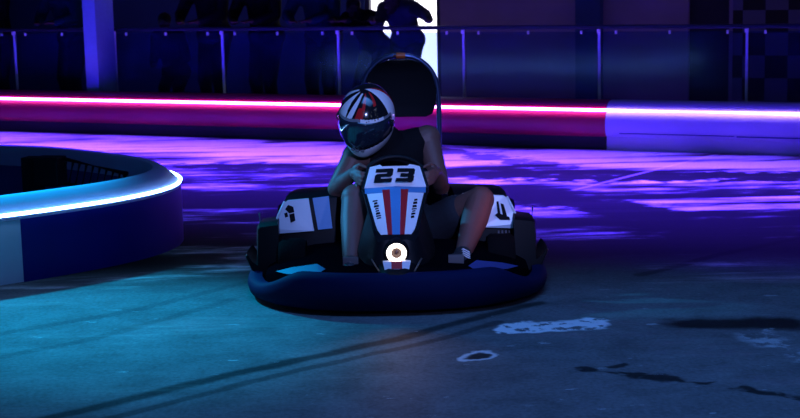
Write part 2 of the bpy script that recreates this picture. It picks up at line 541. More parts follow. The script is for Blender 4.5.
# ------------------------------------------------------------------ curved island barrier at left
path = catmull([(-4.6, 5.5, 0), (-3.2, 6.45, 0), (-2.5, 6.98, 0), (-1.99, 7.376, 0), (-1.74, 7.595, 0), (-1.49, 7.86, 0), (-1.322, 8.15, 0), (-1.258, 8.45, 0), (-1.31, 8.78, 0), (-1.52, 9.17, 0), (-2.1, 9.76, 0), (-2.62, 10.05, 0), (-3.6, 10.5, 0), (-5.2, 11.0, 0)], 8)
t = thing('island_barrier', 'low curved barrier at left with a white rim and icy blue light strip', 'barrier', (-1.7, 8.4, 0))
off = V((-1.7, 8.4, 0))
tang = []
for i, p in enumerate(path):
    d = (path[min(i + 1, len(path) - 1)] - path[max(i - 1, 0)]).normalized()
    tang.append(V((d.y, -d.x, 0)))       # outward
def isl(prof, i0, i1):
    bm = bmesh.new()
    add_loft(bm, [[path[i] - off + tang[i] * u + V((0, 0, z)) for u, z in prof] for i in range(i0, i1 + 1)])
    return bm
last = len(path) - 1
cut = 24
for i in range(len(path)):
    if path[i].x < -1.905: cut = i
    else: break
mesh_obj('wall_section', isl([(-.02, 0), (0, 0), (0, .322), (-.02, .322)], 0, cut), M_white, t, True, 40)
mesh_obj('wall_section', isl([(-.02, 0), (.004, 0), (.004, .322), (-.02, .322)], cut, last), M_isl_blue, t, True, 40)
mesh_obj('rim', isl([(-.16, .30), (-.02, .322), (.004, .322), (.006, .340), (-.012, .350), (-.05, .388), (-.095, .422), (-.13, .434), (-.155, .427), (-.165, .40)], 0, last), M_isl_white, t, True, 50)
mesh_obj('inner_wall', isl([(-.16, 0), (-.135, 0), (-.135, .32), (-.16, .32)], 0, last), M_isl_in, t, True, 40)
bm = bmesh.new()
add_tube(bm, [path[i] - off + tang[i] * .002 + V((0, 0, .350)) for i in range(len(path))], .008, 8)
mesh_obj('light_strip', bm, M_neon_b, t, True)
for i in (cut - 6, cut - 14):
    bm = bmesh.new()
    p = path[i] - off
    add_box(bm, p + tang[i] * .001 + V((0, 0, .10)), (.30, .006, .012), Matrix.Rotation(math.atan2(tang[i].x, -tang[i].y), 3, 'Z'))
    mesh_obj('seam', bm, M_isl_in, t)

# slatted rack standing inside the island
t = thing('slatted_rack', 'black slatted rack with a square post inside the curved barrier', 'rack', (-2.06, 8.75, 0), math.radians(-14))
bm = bmesh.new(); add_box(bm, (-.10, 0, .24), (.10, .10, .48), bevel=.005)
mesh_obj('post', bm, M_black, t)
bm = bmesh.new(); add_box(bm, (.02, -.02, .40), (.16, .13, .17), bevel=.008)
mesh_obj('housing', bm, M_black, t)
bm = bmesh.new()
add_tube(bm, [(.08, 0, .475), (.50, -.0, .385)], .014, 8); add_tube(bm, [(.04, 0, .33), (.50, -.0, .28)], .014, 8)
add_tube(bm, [(.48, 0, .40), (.50, 0, 0)], .012, 8)
mesh_obj('frame', bm, M_black, t, True, 40)
for i in range(9):
    x = .10 + i * .042
    bm = bmesh.new(); add_tube(bm, [(x + .02, 0, .47 - (x - .08) * .21), (x - .018, 0, .325 - (x - .04) * .11)], .0085, 6)
    mesh_obj('slat', bm, M_black, t)

# ------------------------------------------------------------------ people
def tess_prims(prims, voxel, smooth=4):
    bm = bmesh.new()
    for p in prims:
        if p[0] == 'c':
            round_cone(bm, p[1], p[2], p[3], p[4])
        else:
            ellipsoid(bm, p[1], p[2], p[3])
    bmesh.ops.recalc_face_normals(bm, faces=bm.faces)
    me = bpy.data.meshes.new('tmp')
    bm.to_mesh(me); bm.free()
    o = bpy.data.objects.new('tmp', me); C.objects.link(o)
    r = o.modifiers.new('r', 'REMESH'); r.mode = 'VOXEL'; r.voxel_size = voxel
    s = o.modifiers.new('s', 'SMOOTH'); s.iterations = smooth; s.factor = .5
    dg = bpy.context.evaluated_depsgraph_get()
    me2 = bpy.data.meshes.new_from_object(o.evaluated_get(dg))
    bpy.data.objects.remove(o); bpy.data.meshes.remove(me)
    for p in me2.polygons: p.use_smooth = True
    return me2

def head_prims(c, fwd, up, k=1.0):
    """skull, jaw, nose, ears, brow, lips about the head centre (eyes lie at half height)"""
    f = V(fwd).normalized(); u = (V(up) - f * V(up).dot(f)).normalized(); r = f.cross(u)
    R = Matrix((r, f, u)).transposed()
    c = V(c)
    def at(x, y, z): return c + R @ V((x * k, y * k, z * k))
    E = lambda p, s: ('e', at(*p), tuple(q * k for q in s), R)
    pr = [E((0, -.012, .03), (.075, .096, .09)), E((0, .025, -.045), (.056, .066, .072)), E((0, .06, -.092), (.028, .03, .022)),
          E((0, .098, -.018), (.012, .02, .024)), E((0, .10, -.03), (.017, .014, .011)), E((0, .078, .022), (.052, .02, .012)),
          E((0, .086, -.063), (.024, .012, .007)), E((0, .084, -.074), (.02, .012, .007)),
          E((.03, .072, .0), (.014, .012, .011)), E((-.03, .072, .0), (.014, .012, .011)),
          E((.076, -.01, -.008), (.010, .02, .032)), E((-.076, -.01, -.008), (.010, .02, .032))]
    return pr, at, R

def hand_prims(wrist, palm, across, curl_dir, k=1.0, curl=1.0, side=1):
    """palm from the wrist along 'palm'; fingers across 'across', bending toward 'curl_dir'; the thumb leaves the palm's side"""
    p = V(palm).normalized(); a = V(across).normalized(); c = V(curl_dir).normalized()
    w = V(wrist)
    R = Matrix((a, p, c)).transposed()
    pr = [('e', w + p * .045 * k, (.041 * k, .052 * k, .017 * k), R), ('c', w, w + p * .03 * k, .026 * k, .028 * k)]
    for i, (ln, off) in enumerate(((.070, -.030), (.078, -.010), (.073, .010), (.058, .029))):
        b = w + p * .082 * k + a * off * k - p * (abs(off + .005) * .25 * k)
        ang = 0; q = b; pr.append(('c', w + p * .05 * k + a * off * .8 * k, b, .010 * k, .0095 * k))
        for j, fr in enumerate((.45, .32, .23)):
            ang += (.45, .85, .6)[j] * curl
            d = p * math.cos(ang) + c * math.sin(ang)
            e = q + d * ln * fr * k
            pr.append(('c', q, e, (.0095, .0088, .008)[j] * k, (.0088, .008, .007)[j] * k))
            q = e
    b = w + p * .022 * k - a * .032 * k * side
    m = b + (p * .030 - a * .022 * side + c * .018) * k
    pr += [('c', b, m, .0125 * k, .0105 * k), ('c', m, m + (p * .024 + c * .022 * curl + a * .004 * side) * k, .0105 * k, .0085 * k)]
    return pr

def nearest_tag(co, tagged):
    best, bt = 1e9, None
    for t_, a, b, r in tagged:
        ab = b - a
        q = a if ab.length < 1e-6 else a + ab * max(0, min(1, (co - a).dot(ab) / ab.length_squared))
        d = (co - q).length - r
        if d < best: best, bt = d, t_
    return bt

def spectator(label, s, o, yaw, hipz, lean, side_lean, cloth, hair=M_hair, girl=False, rail_hands=True, scale=1.0, headturn=0.0, reach=0.0, tight=1.0, drop=0.0):
    """standing figure, local +y toward the track, forearms or hands on the rail"""
    t = thing('person', label, 'person', W(s, o), ANG + PI + yaw, 'spectators at the railing')
    k = scale
    hip = V((0, -.18 * lean, hipz * k))
    ch = hip + V((side_lean * .45, math.sin(lean) * .36, math.cos(lean) * .36)) * k
    nk = ch + V((side_lean * .2, math.sin(lean * 1.05) * .15, math.cos(lean * 1.05) * .15)) * k
    hd = nk + V((side_lean * .05, .05 + .05 * lean + drop * .7, .135 - drop)) * k
    fwd = V((math.sin(headturn), math.cos(headturn), -.25))
    B = []
    B += [('c', hip + V((0, 0, 0)), ch, .135 * k, .145 * k), ('c', hip + V((-.06, 0, -.02)) * k, hip + V((.06, 0, -.02)) * k, .125 * k, .125 * k),
          ('c', ch + V((-.08, 0, .03)) * k, ch + V((.08, 0, .03)) * k, .115 * k, .115 * k), ('c', ch, nk, .12 * k, .07 * k), ('c', nk, hd, .052 * k, .05 * k)]
    sh_z = ch + (nk - ch) * .72
    legs, arms = [], []
    for sg in (-1, 1):
        hj = hip + V((.085 * sg, 0, -.05)) * k
        kn = V((.10 * sg, .06 - .05 * sg * .5, .48 * k)); an = V((.11 * sg, -.03 - .04 * sg, .075 * k))
        legs += [('c', hj, kn, .085 * k, .06 * k), ('c', kn, an, .056 * k, .038 * k), ('c', an + V((0, -.03, -.035)), an + V((.02 * sg, .15, -.045)), .036, .028)]
        sh = sh_z + V((.175 * sg, 0, 0)) * k
        if rail_hands:
            rail_y = o - FO - .02
            c_, s_ = math.cos(-yaw), math.sin(-yaw)
            wx, wy = .12 * sg * tight + side_lean * .5, rail_y
            if sg < 0 and reach: wx, wy = -reach, rail_y + .03
            wr = V((wx * c_ - wy * s_, wx * s_ + wy * c_, 1.075))
            el = sh.lerp(wr, .55) + V((.10 * sg * (1.7 * tight - .7), -.05, -.09)) * k
            if el.z < 1.10 and el.y > rail_y - .14: el.z = 1.10
            if sg < 0 and reach: el.z = 1.11
            pdir = (wr - el); pdir.z = 0
        else:
            el = sh + V((.06 * sg, -.03, -.27)) * k; wr = el + V((-.10 * sg, .20, -.06)) * k; pdir = wr - el
        arms += [('c', sh_z + V((.08 * sg, 0, .01)), sh, .07 * k, .062 * k), ('c', sh, el, .058 * k, .046 * k), ('c', el, wr, .044 * k, .028 * k)]
        arms += hand_prims(wr, pdir, V((1, 0, 0)) if abs(pdir.normalized().x) < .8 else V((0, 1, 0)), V((0, 0, -1)), k, .08, sg)
    hp, at, R = head_prims(hd, fwd, (0, 0, 1), k)
    me = tess_prims(B + legs + arms + hp, .009, 3)
    me.name = 'body'
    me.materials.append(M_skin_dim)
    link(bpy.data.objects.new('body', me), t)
    # clothing, a little outside the body
    g = .014
    def fat(pr): return [(q[0], q[1], q[2], q[3] + g, q[4] + g) for q in pr]
    up = fat(B[:4])
    for q in arms:
        if q[0] == 'c' and q[3] > .043 * k: up += fat([q])
    me = tess_prims(up, .012, 3); me.materials.append(cloth)
    link(bpy.data.objects.new('jacket', me), t)
    tr = fat([q for q in legs if q[3] > .04]) + fat([B[1]])
    me = tess_prims(tr, .012, 3); me.materials.append(M_trouser)
    link(bpy.data.objects.new('trousers', me), t)
    sh = [(q[0], q[1], q[2], q[3] + .008, q[4] + .008) for q in legs if q[3] == .036]
    me = tess_prims(sh, .012, 2); me.materials.append(M_shoe)
    link(bpy.data.objects.new('shoes', me), t)
    hr = [('e', at(0, -.022, .045), (.083 * k, .10 * k, .092 * k), R)]
    if girl:
        hr += [('e', at(.05, -.06, -.08), (.045 * k, .05 * k, .14 * k), R), ('e', at(-.05, -.06, -.08), (.045 * k, .05 * k, .14 * k), R), ('e', at(0, -.08, -.08), (.06 * k, .045 * k, .15 * k), R)]
    me = tess_prims(hr, .01, 3); me.materials.append(hair)
    link(bpy.data.objects.new('hair', me), t)
    return t

# position along the railing from left to right
spectator('dark clothed person at the far left end of the railing', -.75, .92, .1, .92, .25, 0, M_dkclose)
spectator('person in a dark blue jacket just left of the pillar', .22, .95, -.1, .92, .3, .0, M_cloth3, headturn=.3)
spectator('short person whose head shows just above the rail right of the pillar', 1.50, .95, .05, .70, .35, 0, M_dkclose, scale=.80, rail_hands=False)
spectator('broad dark clothed person just left of the first pale post after the pillar', 1.98, .98, 0, .95, .2, 0, M_cloth2)
spectator('dark clothed person just right of the first pale post after the pillar', 2.60, .95, -.05, .93, .22, 0, M_dkclose, girl=True)
spectator('person in a dark teal jacket just left of the second pale post after the pillar', 3.24, .95, .1, .92, .3, 0, M_cloth3, headturn=-.3)
spectator('person bent low on the rail at left of the leaning pair', 3.645, 1.16, 0, .95, .85, .0, M_dkclose, headturn=-.5, scale=.86, tight=.6, drop=.06)
spectator('person in a dark grey top leaning on the rail in front of the bright door', 4.0, 1.17, 0, .97, .78, -.10, M_cloth4, headturn=.5, reach=.58, tight=.5, scale=.9, drop=.10)

# ------------------------------------------------------------------ kart (local x right in picture, y rearward, z up)
KO = V((-.02, 6.45, 0))
K = thing('racing_kart', 'white and dark blue rental kart with number 23 and a round lit headlamp', 'kart', KO)

def kart_plan(a):
    """plan outline of the surrounding bumper for angle a (0 = front)"""
    hw, y0, y1 = .705, 0.03, 2.0
    yc = .72
    s_, c_ = math.sin(a), math.cos(a)
    n = 2.5
    L_ = yc - y0 if c_ > 0 else y1 - yc
    nn = n if c_ > 0 else 4.5
    x = hw * math.copysign(abs(s_) ** (2 / nn), s_)
    y = yc - L_ * math.copysign(abs(c_) ** (2 / nn), c_)
    return V((x, y, 0))
bm = bmesh.new()
rings = []
NB = 120
for i in range(NB):
    a = 2 * PI * i / NB
    p = kart_plan(a)
    d = (kart_plan(a + .01) - kart_plan(a - .01)).normalized()
    out = V((-d.y, d.x, 0))
    if out.dot(p - V((0, .8, 0))) < 0: out = -out
    q_ = max(0, min(1, (abs(p.x) - .42) / .25)); q_ = q_ * q_ * (3 - 2 * q_)
    prof = [(-.05, .035), (-.012, .022), (.008, .04), (.016, .10), (.012, .155), (-.004, .185), (-.03, .192), (-.055, .18)]
    rings.append([p + out * u + V((0, 0, z)) for u, z in [(u_, .022 + (z_ - .022) * (1 - .56 * q_)) for u_, z_ in prof]])
add_loft(bm, rings, True, False, loop=True)
mesh_obj('bumper', bm, M_bump, K, True, 60)
bm = bmesh.new()
add_poly_prism(bm, [(kart_plan(2 * PI * i / 48) * 1).xy[:] for i in range(48)], lambda u, v, t_: V((u * .94, .8 + (v - .8) * .95, t_)), .05, .07)
mesh_obj('floor_tray', bm, M_matte, K)
# front wings, the shelf between nose and bumper
for sg in (-1, 1):
    bm = bmesh.new()
    rr = []
    for x, ya, yb, zt in ((.08, .07, .80, .215), (.25, .08, .80, .205), (.40, .14, .80, .195), (.54, .28, .80, .165), (.62, .44, .80, .125)):
        rr.append([(sg * x, ya, .08), (sg * x, ya, zt - .055), (sg * x, ya + .05, zt - .015), (sg * x, yb, zt), (sg * x, yb, .08)])
    add_loft(bm, rr)
    w = mesh_obj('front_wing', bm, M_matte, K, True, 35)
    bm = bmesh.new()
    def strip(u, v, t_):
        y = .13 + max(0, u - .33) * .62 + v * .06
        return V((sg * u, y - t_, .182 + v * .034 - (u - .33) * .16 + t_ * .5))
    add_poly_prism(bm, [(.32, .35), (.35, 0), (.50, .1), (.555, .45), (.48, .75), (.36, .95)], strip, 0, .006)
    mesh_obj('white_stripe', bm, M_stripe, w)
# nose cone
bm = bmesh.new()
rr = []
for y, hw, zb, zt in ((.035, .07, .12, .185), (.07, .085, .10, .205), (.12, .10, .09, .212), (.175, .112, .08, .218), (.195, .115, .08, .315), (.26, .14, .08, .335), (.40, .17, .08, .40), (.52, .16, .10, .46)):
    rr.append([(-hw, y, zb), (-hw * 1.05, y, (zb + zt) / 2), (-hw * .72, y, zt - .01), (-hw * .4, y, zt), (hw * .4, y, zt), (hw * .72, y, zt - .01), (hw * 1.05, y, (zb + zt) / 2), (hw, y, zb)])
add_loft(bm, rr)
nose = mesh_obj('nose_cone', bm, M_black, K, True, 40)
bm = bmesh.new()
def nb(u, v, t_): return V((u, .088 - t_ - (v - .19) * -.55 + abs(u) * .35, v))
add_poly_prism(bm, [(-.062, .232), (-.052, .19), (-.024, .182), (-.024, .236)], nb, 0, .03)
mesh_obj('badge', bm, M_white, nose)
bm = bmesh.new()
add_poly_prism(bm, [(.062, .232), (.024, .236), (.024, .182), (.052, .19)], nb, 0, .03)
mesh_obj('badge', bm, M_white, nose)
bm = bmesh.new()
add_poly_prism(bm, [(-.024, .236), (-.024, .182), (.024, .182), (.024, .236)], nb, 0, .031)
add_poly_prism(bm, [(-.015, .206), (-.015, .200), (.015, .200), (.015, .206)], nb, .031, .0325, 1)
mesh_obj('badge_center', bm, [M_red, M_grey], nose)
bm = bmesh.new()
add_poly_prism(bm, [(-.05, .166), (.042, .166), (.036, .178), (-.04, .178)], nb, 0, .03)
mesh_obj('lower_stripe', bm, M_podwhite, nose)
for sg in (-1, 1):
    bm = bmesh.new()
    add_tube(bm, [(sg * .112, .14, .238), (sg * .078, .09, .19)], .004, 6)
    mesh_obj('edge_strip', bm, M_steel, nose)
# headlamp
HL = Matrix.Translation((0, .16, .262)) @ Matrix.Rotation(PI / 2 + .06, 4, 'X')
bm = bmesh.new(); add_lathe(bm, [(.056, -.09), (.058, -.005), (.052, .012), (.046, .012), (.044, -.004)], HL, 36)
lamp = mesh_obj('headlamp', bm, M_black, K, True, 40)
bm = bmesh.new()
cs = [(.0345 + .0105 * math.cos(2 * PI * k / 10), .006 + .009 * math.sin(2 * PI * k / 10)) for k in range(10)]
add_lathe(bm, cs, HL, 40, closed=True)
mesh_obj('light_ring', bm, M_ring, lamp, True)
bm = bmesh.new(); add_lathe(bm, [(.0005, .008), (.012, .0), (.0245, -.004), (.0245, -.01)], HL, 28)
mesh_obj('lens', bm, M_lens, lamp, True)

# number fairing in front of the steering wheel: two leaning planes
def fair(u, v, t_=0):
    """u lateral metres, v: 0 bottom .. 1 crease .. 1.5 top; t_ outward"""
    if v <= 1:
        y, z = .25 + .25 * v, .335 + .178 * v; n = V((0, -.58, .81))
    else:
        w = (v - 1) / .5
        y, z = .50 + .075 * w, .513 + .095 * w; n = V((0, -.78, .62))
    return V((u, y + u * u * 1.6, z - u * u * .5)) + n * t_
def outline(g):
    return [(-.145 - g, 1.0), (-.137 - g, .93), (-.088 - g, .10 - g), (-.07, -.02 - g), (0, -.06 - g * 2), (.07, -.02 - g), (.088 + g, .10 - g), (.137 + g, .93), (.145 + g, 1.0)]
def top_outline(g):
    return [(.145 + g, 1.0), (.142 + g, 1.06), (.118 + g, 1.46 + g), (.07, 1.5 + g), (.06, 1.46 + g), (-.06, 1.46 + g), (-.07, 1.5 + g), (-.118 - g, 1.46 + g), (-.142 - g, 1.06), (-.145 - g, 1.0)]
bm = bmesh.new()
add_poly_prism(bm, outline(.014), fair, -.03, .0)
add_poly_prism(bm, top_outline(.014), fair, -.03, .0)
fp = mesh_obj('number_fairing', bm, M_black, K)
bm = bmesh.new()
def vsplit(us, v0, v1, n):   # strip between two u-curves
    pass
add_poly_prism(bm, [(.136, .985 + .0), (.145, 1.0), (.142, 1.06), (.118, 1.46), (.07, 1.5), (.06, 1.46), (-.06, 1.46), (-.07, 1.5), (-.118, 1.46), (-.142, 1.06), (-.145, 1.0), (-.136, .985)][1:-1], fair, 0, .004)
mesh_obj('number_plate', bm, M_white, fp)
def lerp(a, b, t_): return a + (b - a) * t_
def edge(v): return lerp(.088, .137, (v - .10) / .83) if v > .1 else lerp(.07, .088, (v + .02) / .12)
def wide(u0, u1, mat_, name, v0=-.03, v1=.86):
    bm = bmesh.new()
    n = 8
    P_ = []
    vs = [lerp(v0, v1, i / n) for i in range(n + 1)]
    L_ = [(u0(v), v) for v in vs]; R_ = [(u1(v), v) for v in vs]
    add_poly_prism(bm, L_ + R_[::-1], fair, 0, .004)
    return mesh_obj(name, bm, mat_, fp)
k1 = lambda v: .0175 + .009 * v
k2 = lambda v: .039 + .024 * v
wide(lambda v: -edge(v), lambda v: -k2(v), M_white, 'side_panel')
wide(k2, edge, M_white, 'side_panel')
wide(lambda v: -k2(v), lambda v: -k1(v), M_red, 'red_stripe', v1=.93)
wide(k1, k2, M_red, 'red_stripe', v1=.93)
wide(lambda v: -k1(v), k1, M_blue, 'blue_stripe', v1=.97)
bm = bmesh.new()
add_poly_prism(bm, [(-.142, .875), (-k2(.86), .86), (-k2(.93), .93), (-k1(.93), .93), (0, .985), (k1(.93), .93), (k2(.93), .93), (k2(.86), .86), (.142, .875), (.144, .985), (0, 1.0), (-.144, .985)], fair, 0, .0035)
mesh_obj('blue_band', bm, M_blue, fp)
# the digits, wide slanted block numerals
D2 = [(0, 1), (.92, 1), (1, .9), (1, .52), (.9, .40), (.36, .40), (.36, .26), (1, .26), (1, 0), (0, 0), (0, .5), (.1, .62), (.66, .62), (.66, .74), (0, .74)]
D3 = [(0, 1), (.92, 1), (1, .9), (1, .58), (.93, .5), (1, .42), (1, .1), (.92, 0), (0, 0), (0, .26), (.66, .26), (.66, .38), (.22, .38), (.22, .62), (.66, .62), (.66, .74), (0, .74)]
for D, u0 in ((D2, -.094), (D3, .008)):
    bm = bmesh.new()
    poly = [(u0 + .083 * x + .012 * (y - .5), 1.10 + .30 * y) for x, y in D]
    add_poly_prism(bm, poly, fair, .004, .0062)
    mesh_obj('digit', bm, M_ink, fp)
# dark slanted logo strokes on the side panels
for sg in (-1, 1):
    bm = bmesh.new()
    random.seed(5 + sg)
    v = .30
    while v < .68:
        h = random.choice((.035, .05, .06))
        c = sg * lerp(.077, .096, (v - .3) / .4)
        w = random.choice((.008, .010, .012))
        add_poly_prism(bm, [(c - w, v), (c + w, v + .015), (c + w * .9, v + h), (c - w * .9, v + h - .01)], fair, .004, .0055)
        v += h + .012
    mesh_obj('logo', bm, M_ink, fp)
# side pods
for sg in (-1, 1):
    bm = bmesh.new()
    rr = []
    for y, xo, xi, zt, zb in ((.84, .585, .30, .30, .09), (.88, .605, .29, .40, .08), (.95, .60, .28, .425, .08), (1.3, .60, .27, .40, .08), (1.38, .56, .28, .33, .08)):
        rr.append([(sg * xi, y, zb), (sg * xo, y, zb), (sg * (xo + .01), y, lerp(zb, zt, .45)), (sg * (xo - .01), y, lerp(zb, zt, .68)), (sg * (xo - .055), y, zt - .012), (sg * (xo - .09), y, zt), (sg * xi, y, zt + .012)])
    add_loft(bm, rr)
    pod = mesh_obj('side_pod', bm, M_black, K, True, 35)
    def pf(u, v, t_):    # face of the pod: u lateral, v height
        return V((sg * u, .833 + max(0, v - .285) * .36 - t_, v))
    bm = bmesh.new()
    add_poly_prism(bm, [(.405, .258), (.588, .248), (.592, .27), (.575, .33), (.545, .395), (.532, .405), (.43, .412)], pf, 0, .02)
    panel = mesh_obj('pod_panel', bm, M_podwhite, pod)
    bm = bmesh.new()
    add_poly_prism(bm, [(.315, .268), (.385, .262), (.41, .412), (.33, .42)], pf, 0, .012)
    mesh_obj('inner_panel', bm, M_blue if sg < 0 else M_podwhite, pod)
    bm = bmesh.new()
    add_tube(bm, [pf(.592, .245, .018), pf(.597, .28, .018), pf(.58, .335, .018), pf(.548, .40, .016)], .0065, 6)
    mesh_obj('pod_edge', bm, M_white, pod, True)
    bm = bmesh.new()
    if sg < 0:
        for pl in ([(.505, .375), (.53, .385), (.545, .365), (.525, .345), (.50, .35)], [(.50, .345), (.525, .34), (.518, .30), (.495, .31)], [(.535, .35), (.55, .345), (.545, .325), (.53, .33)]):
            add_poly_prism(bm, pl, pf, .02, .022)
    else:
        for pl in ([(.495, .378), (.505, .380), (.515, .31), (.50, .31)], [(.515, .37), (.53, .365), (.545, .31), (.525, .31)], [(.485, .315), (.50, .325), (.555, .305), (.56, .29), (.51, .292)]):
            add_poly_prism(bm, pl, pf, .02, .022)
    mesh_obj('pod_logo', bm, M_ink, panel)
    if sg > 0:
        bm = bmesh.new()
        for i in range(5):
            x = .50 + i * .018
            add_poly_prism(bm, [(x, .185), (x + .008, .185), (x + .008, .235), (x, .235)], lambda u, v, t_: V((u, .84 - t_, v)), 0, .006)
        mesh_obj('grille', bm, M_grey, pod)
    # outer guard with its lip turned out
    bm = bmesh.new()
    prof = [(.575, .075), (.655, .058), (.70, .085), (.735, .165), (.728, .176), (.705, .14), (.678, .12), (.674, .30), (.665, .312), (.575, .322)]
    rr = []
    for y, k_, dz in ((.66, .99, -.01), (.68, 1.0, 0), (.78, 1.0, .0), (.90, .995, .0), (.92, .985, -.01)):
        rr.append([(sg * x * k_, y + (.03 if z > .2 and y < .72 else 0), z + (dz if z > .2 else 0)) for x, z in prof])
    add_loft(bm, rr)
    mesh_obj('side_guard', bm, M_black, K, True, 40)
    bm = bmesh.new()
    add_tube(bm, [(sg * .668, .84, .29), (sg * .672, .84, .35)], .006, 8)
    mesh_obj('marker_rod', bm, M_steel, K)
# wheels
def wheel(x, y, r, w):
    Mx = Matrix.Translation((x, y, r)) @ Matrix.Rotation(PI / 2, 4, 'Y')
    bm = bmesh.new()
    add_lathe(bm, [(r * .52, -w / 2), (r * .9, -w / 2), (r, -w * .36), (r, w * .36), (r * .9, w / 2), (r * .52, w / 2)], Mx, 32, closed=True)
    t_ = mesh_obj('tyre', bm, M_rubber, K, True, 40)
    bm = bmesh.new()
    add_lathe(bm, [(.02, -w * .42), (r * .52, -w * .48), (r * .52, w * .48), (.02, w * .42)], Mx, 24)
    mesh_obj('wheel_rim', bm, M_steel, t_, True, 40)
for sg in (-1, 1):
    wheel(sg * .50, .66, .125, .13)
    wheel(sg * .545, 1.62, .14, .19)
# seat, headrest and hoop
bm = bmesh.new()
cx = .035
rr = []
for z, hw, y in ((.10, .17, 1.26), (.25, .20, 1.30), (.45, .205, 1.34), (.58, .195, 1.365), (.645, .16, 1.38), (.665, .12, 1.385)):
    bol = .09 if z < .7 else .04
    rr.append([(cx - hw, y - bol, z), (cx - hw * .82, y - bol * .8, z), (cx - hw * .6, y - .02, z), (cx, y - .01, z), (cx + hw * .6, y - .02, z), (cx + hw * .82, y - bol * .8, z), (cx + hw, y - bol, z), (cx + hw * 1.03, y + .02, z), (cx + hw * .5, y + .06, z), (cx - hw * .5, y + .06, z), (cx - hw * 1.03, y + .02, z)])
add_loft(bm, rr)
seat = mesh_obj('seat', bm, M_seat, K, True, 50)
bm = bmesh.new()
add_loft(bm, [[(cx - .19, y, z0), (cx - .20, y, z1), (cx - .14, y, z1), (cx - .12, y, z0 + .03), (cx + .12, y, z0 + .03), (cx + .14, y, z1), (cx + .20, y, z1), (cx + .19, y, z0)] for y, z0, z1 in ((.86, .09, .16), (1.0, .075, .24), (1.2, .075, .27), (1.32, .09, .36))])
mesh_obj('seat_base', bm, M_seat, seat, True, 40)
bm = bmesh.new()
rr = []
for z, hw in ((.755, .13), (.77, .165), (.82, .185), (.90, .188), (.98, .165), (1.035, .115), (1.05, .06)):
    rr.append([(cx - hw, 1.37, z), (cx - hw * .6, 1.385, z), (cx + hw * .6, 1.385, z), (cx + hw, 1.37, z), (cx + hw, 1.43, z), (cx - hw, 1.43, z)])
add_loft(bm, rr)
mesh_obj('headrest', bm, M_seat, K, True, 50)
bm = bmesh.new()
arch = catmull([(cx - .19, 1.46, .07), (cx - .20, 1.46, .5), (cx - .20, 1.455, .85), (cx - .17, 1.45, .98), (cx - .09, 1.445, 1.055), (cx, 1.44, 1.072), (cx + .09, 1.445, 1.055), (cx + .17, 1.45, .98), (cx + .20, 1.455, .85), (cx + .20, 1.46, .5), (cx + .19, 1.46, .07)], 6)
add_tube(bm, arch, .014, 10)
hoop = mesh_obj('roll_hoop', bm, M_hoop, K, True, 60)
bm = bmesh.new()
add_tube(bm, [p + V((0, 0, 0)) for p in arch[28:33]], .0165, 10)
mesh_obj('hoop_glint', bm, M_orange, hoop, True, 60)  # orange glint at the hoop's top, modelled as a coloured ring
# steering wheel
SW = Matrix.Translation((0, .69, .515)) @ Matrix.Rotation(math.radians(48), 4, 'X')
bm = bmesh.new()
add_tube(bm, [SW @ V((.155 * math.cos(2 * PI * k / 36), .14 * math.sin(2 * PI * k / 36), 0)) for k in range(36)], .013, 10, True)
swheel = mesh_obj('steering_wheel', bm, M_black, K, True)
bm = bmesh.new()
for a in (-PI / 2, 0, PI):
    add_tube(bm, [SW @ V((0, 0, -.02)), SW @ V((.15 * math.cos(a), .138 * math.sin(a), 0))], .010, 8)
mesh_obj('spokes', bm, M_tray, swheel)
bm = bmesh.new(); add_tube(bm, [SW @ V((0, 0, -.01)), (0, .38, .20)], .012, 8)
mesh_obj('steering_column', bm, M_steel, K)
for sg in (-1, 1):
    bm = bmesh.new()
    px = .21 if sg < 0 else .27
    add_tube(bm, [(sg * px, .30, .08), (sg * px, .26, .19)], .008, 8); add_box(bm, (sg * px, .255, .20), (.07, .012, .06))
    mesh_obj('pedal', bm, M_steel, K)
# rear engine box
bm = bmesh.new(); add_box(bm, (0, 1.68, .20), (.74, .36, .24), bevel=.03)
mesh_obj('motor_cover', bm, M_black, K)

# ------------------------------------------------------------------ driver
D = thing('person', 'kart driver in a red, white and black full-face helmet holding the steering wheel', 'person', KO)
KP = V((0, 0, 0))
hip = V((.03, 1.08, .215)); mid = V((.02, 1.15, .42)); chest = V((-.005, 1.07, .575)); neck = V((-.045, 1.0, .685))
head = V((-.128, .915, .79))
hf = V((-.30, -.80, -.50)).normalized(); hu = V((.03, -.30, .95))
SHR, SHL = V((-.195, .985, .60)), V((.165, 1.06, .675))      # driver's right is at the left of the picture
ELR, ELL = V((-.292, .925, .45)), V((.225, .935, .45))
WRR, WRL = V((-.197, .765, .55)), V((.197, .765, .545))
torso = [('c', hip + V((-.06, 0, 0)), hip + V((.06, 0, 0)), .125, .125), ('c', hip, mid, .125, .125), ('c', mid, chest, .13, .135),
         ('c', mid + V((-.05, 0, .08)), chest + V((-.07, 0, 0)), .11, .105), ('c', mid + V((.05, 0, .08)), chest + V((.075, 0, .02)), .11, .105), ('c', chest, neck, .11, .065)]
arms = [('c', chest + V((-.08, 0, .03)), SHR, .088, .07), ('c', chest + V((.08, 0, .05)), SHL, .088, .068), ('c', neck, head, .055, .05)]
limbs = [('c', SHR, ELR, .066, .047), ('c', ELR, ELR.lerp(WRR, .35), .042, .044), ('c', ELR.lerp(WRR, .35), WRR, .044, .027),
         ('c', SHL, ELL, .062, .045), ('c', ELL, ELL.lerp(WRL, .35), .042, .044), ('c', ELL.lerp(WRL, .35), WRL, .044, .027)]
HR, HLg = hip + V((-.09, -.03, -.02)), hip + V((.09, -.03, -.02))
KNR, KNL = V((-.195, .72, .43)), V((.415, .80, .395))
ANR, ANL = V((-.215, .42, .165)), V((.31, .48, .185))
thighs = [('c', HR, KNR, .09, .07), ('c', HLg, KNL, .09, .068)]
shins = []
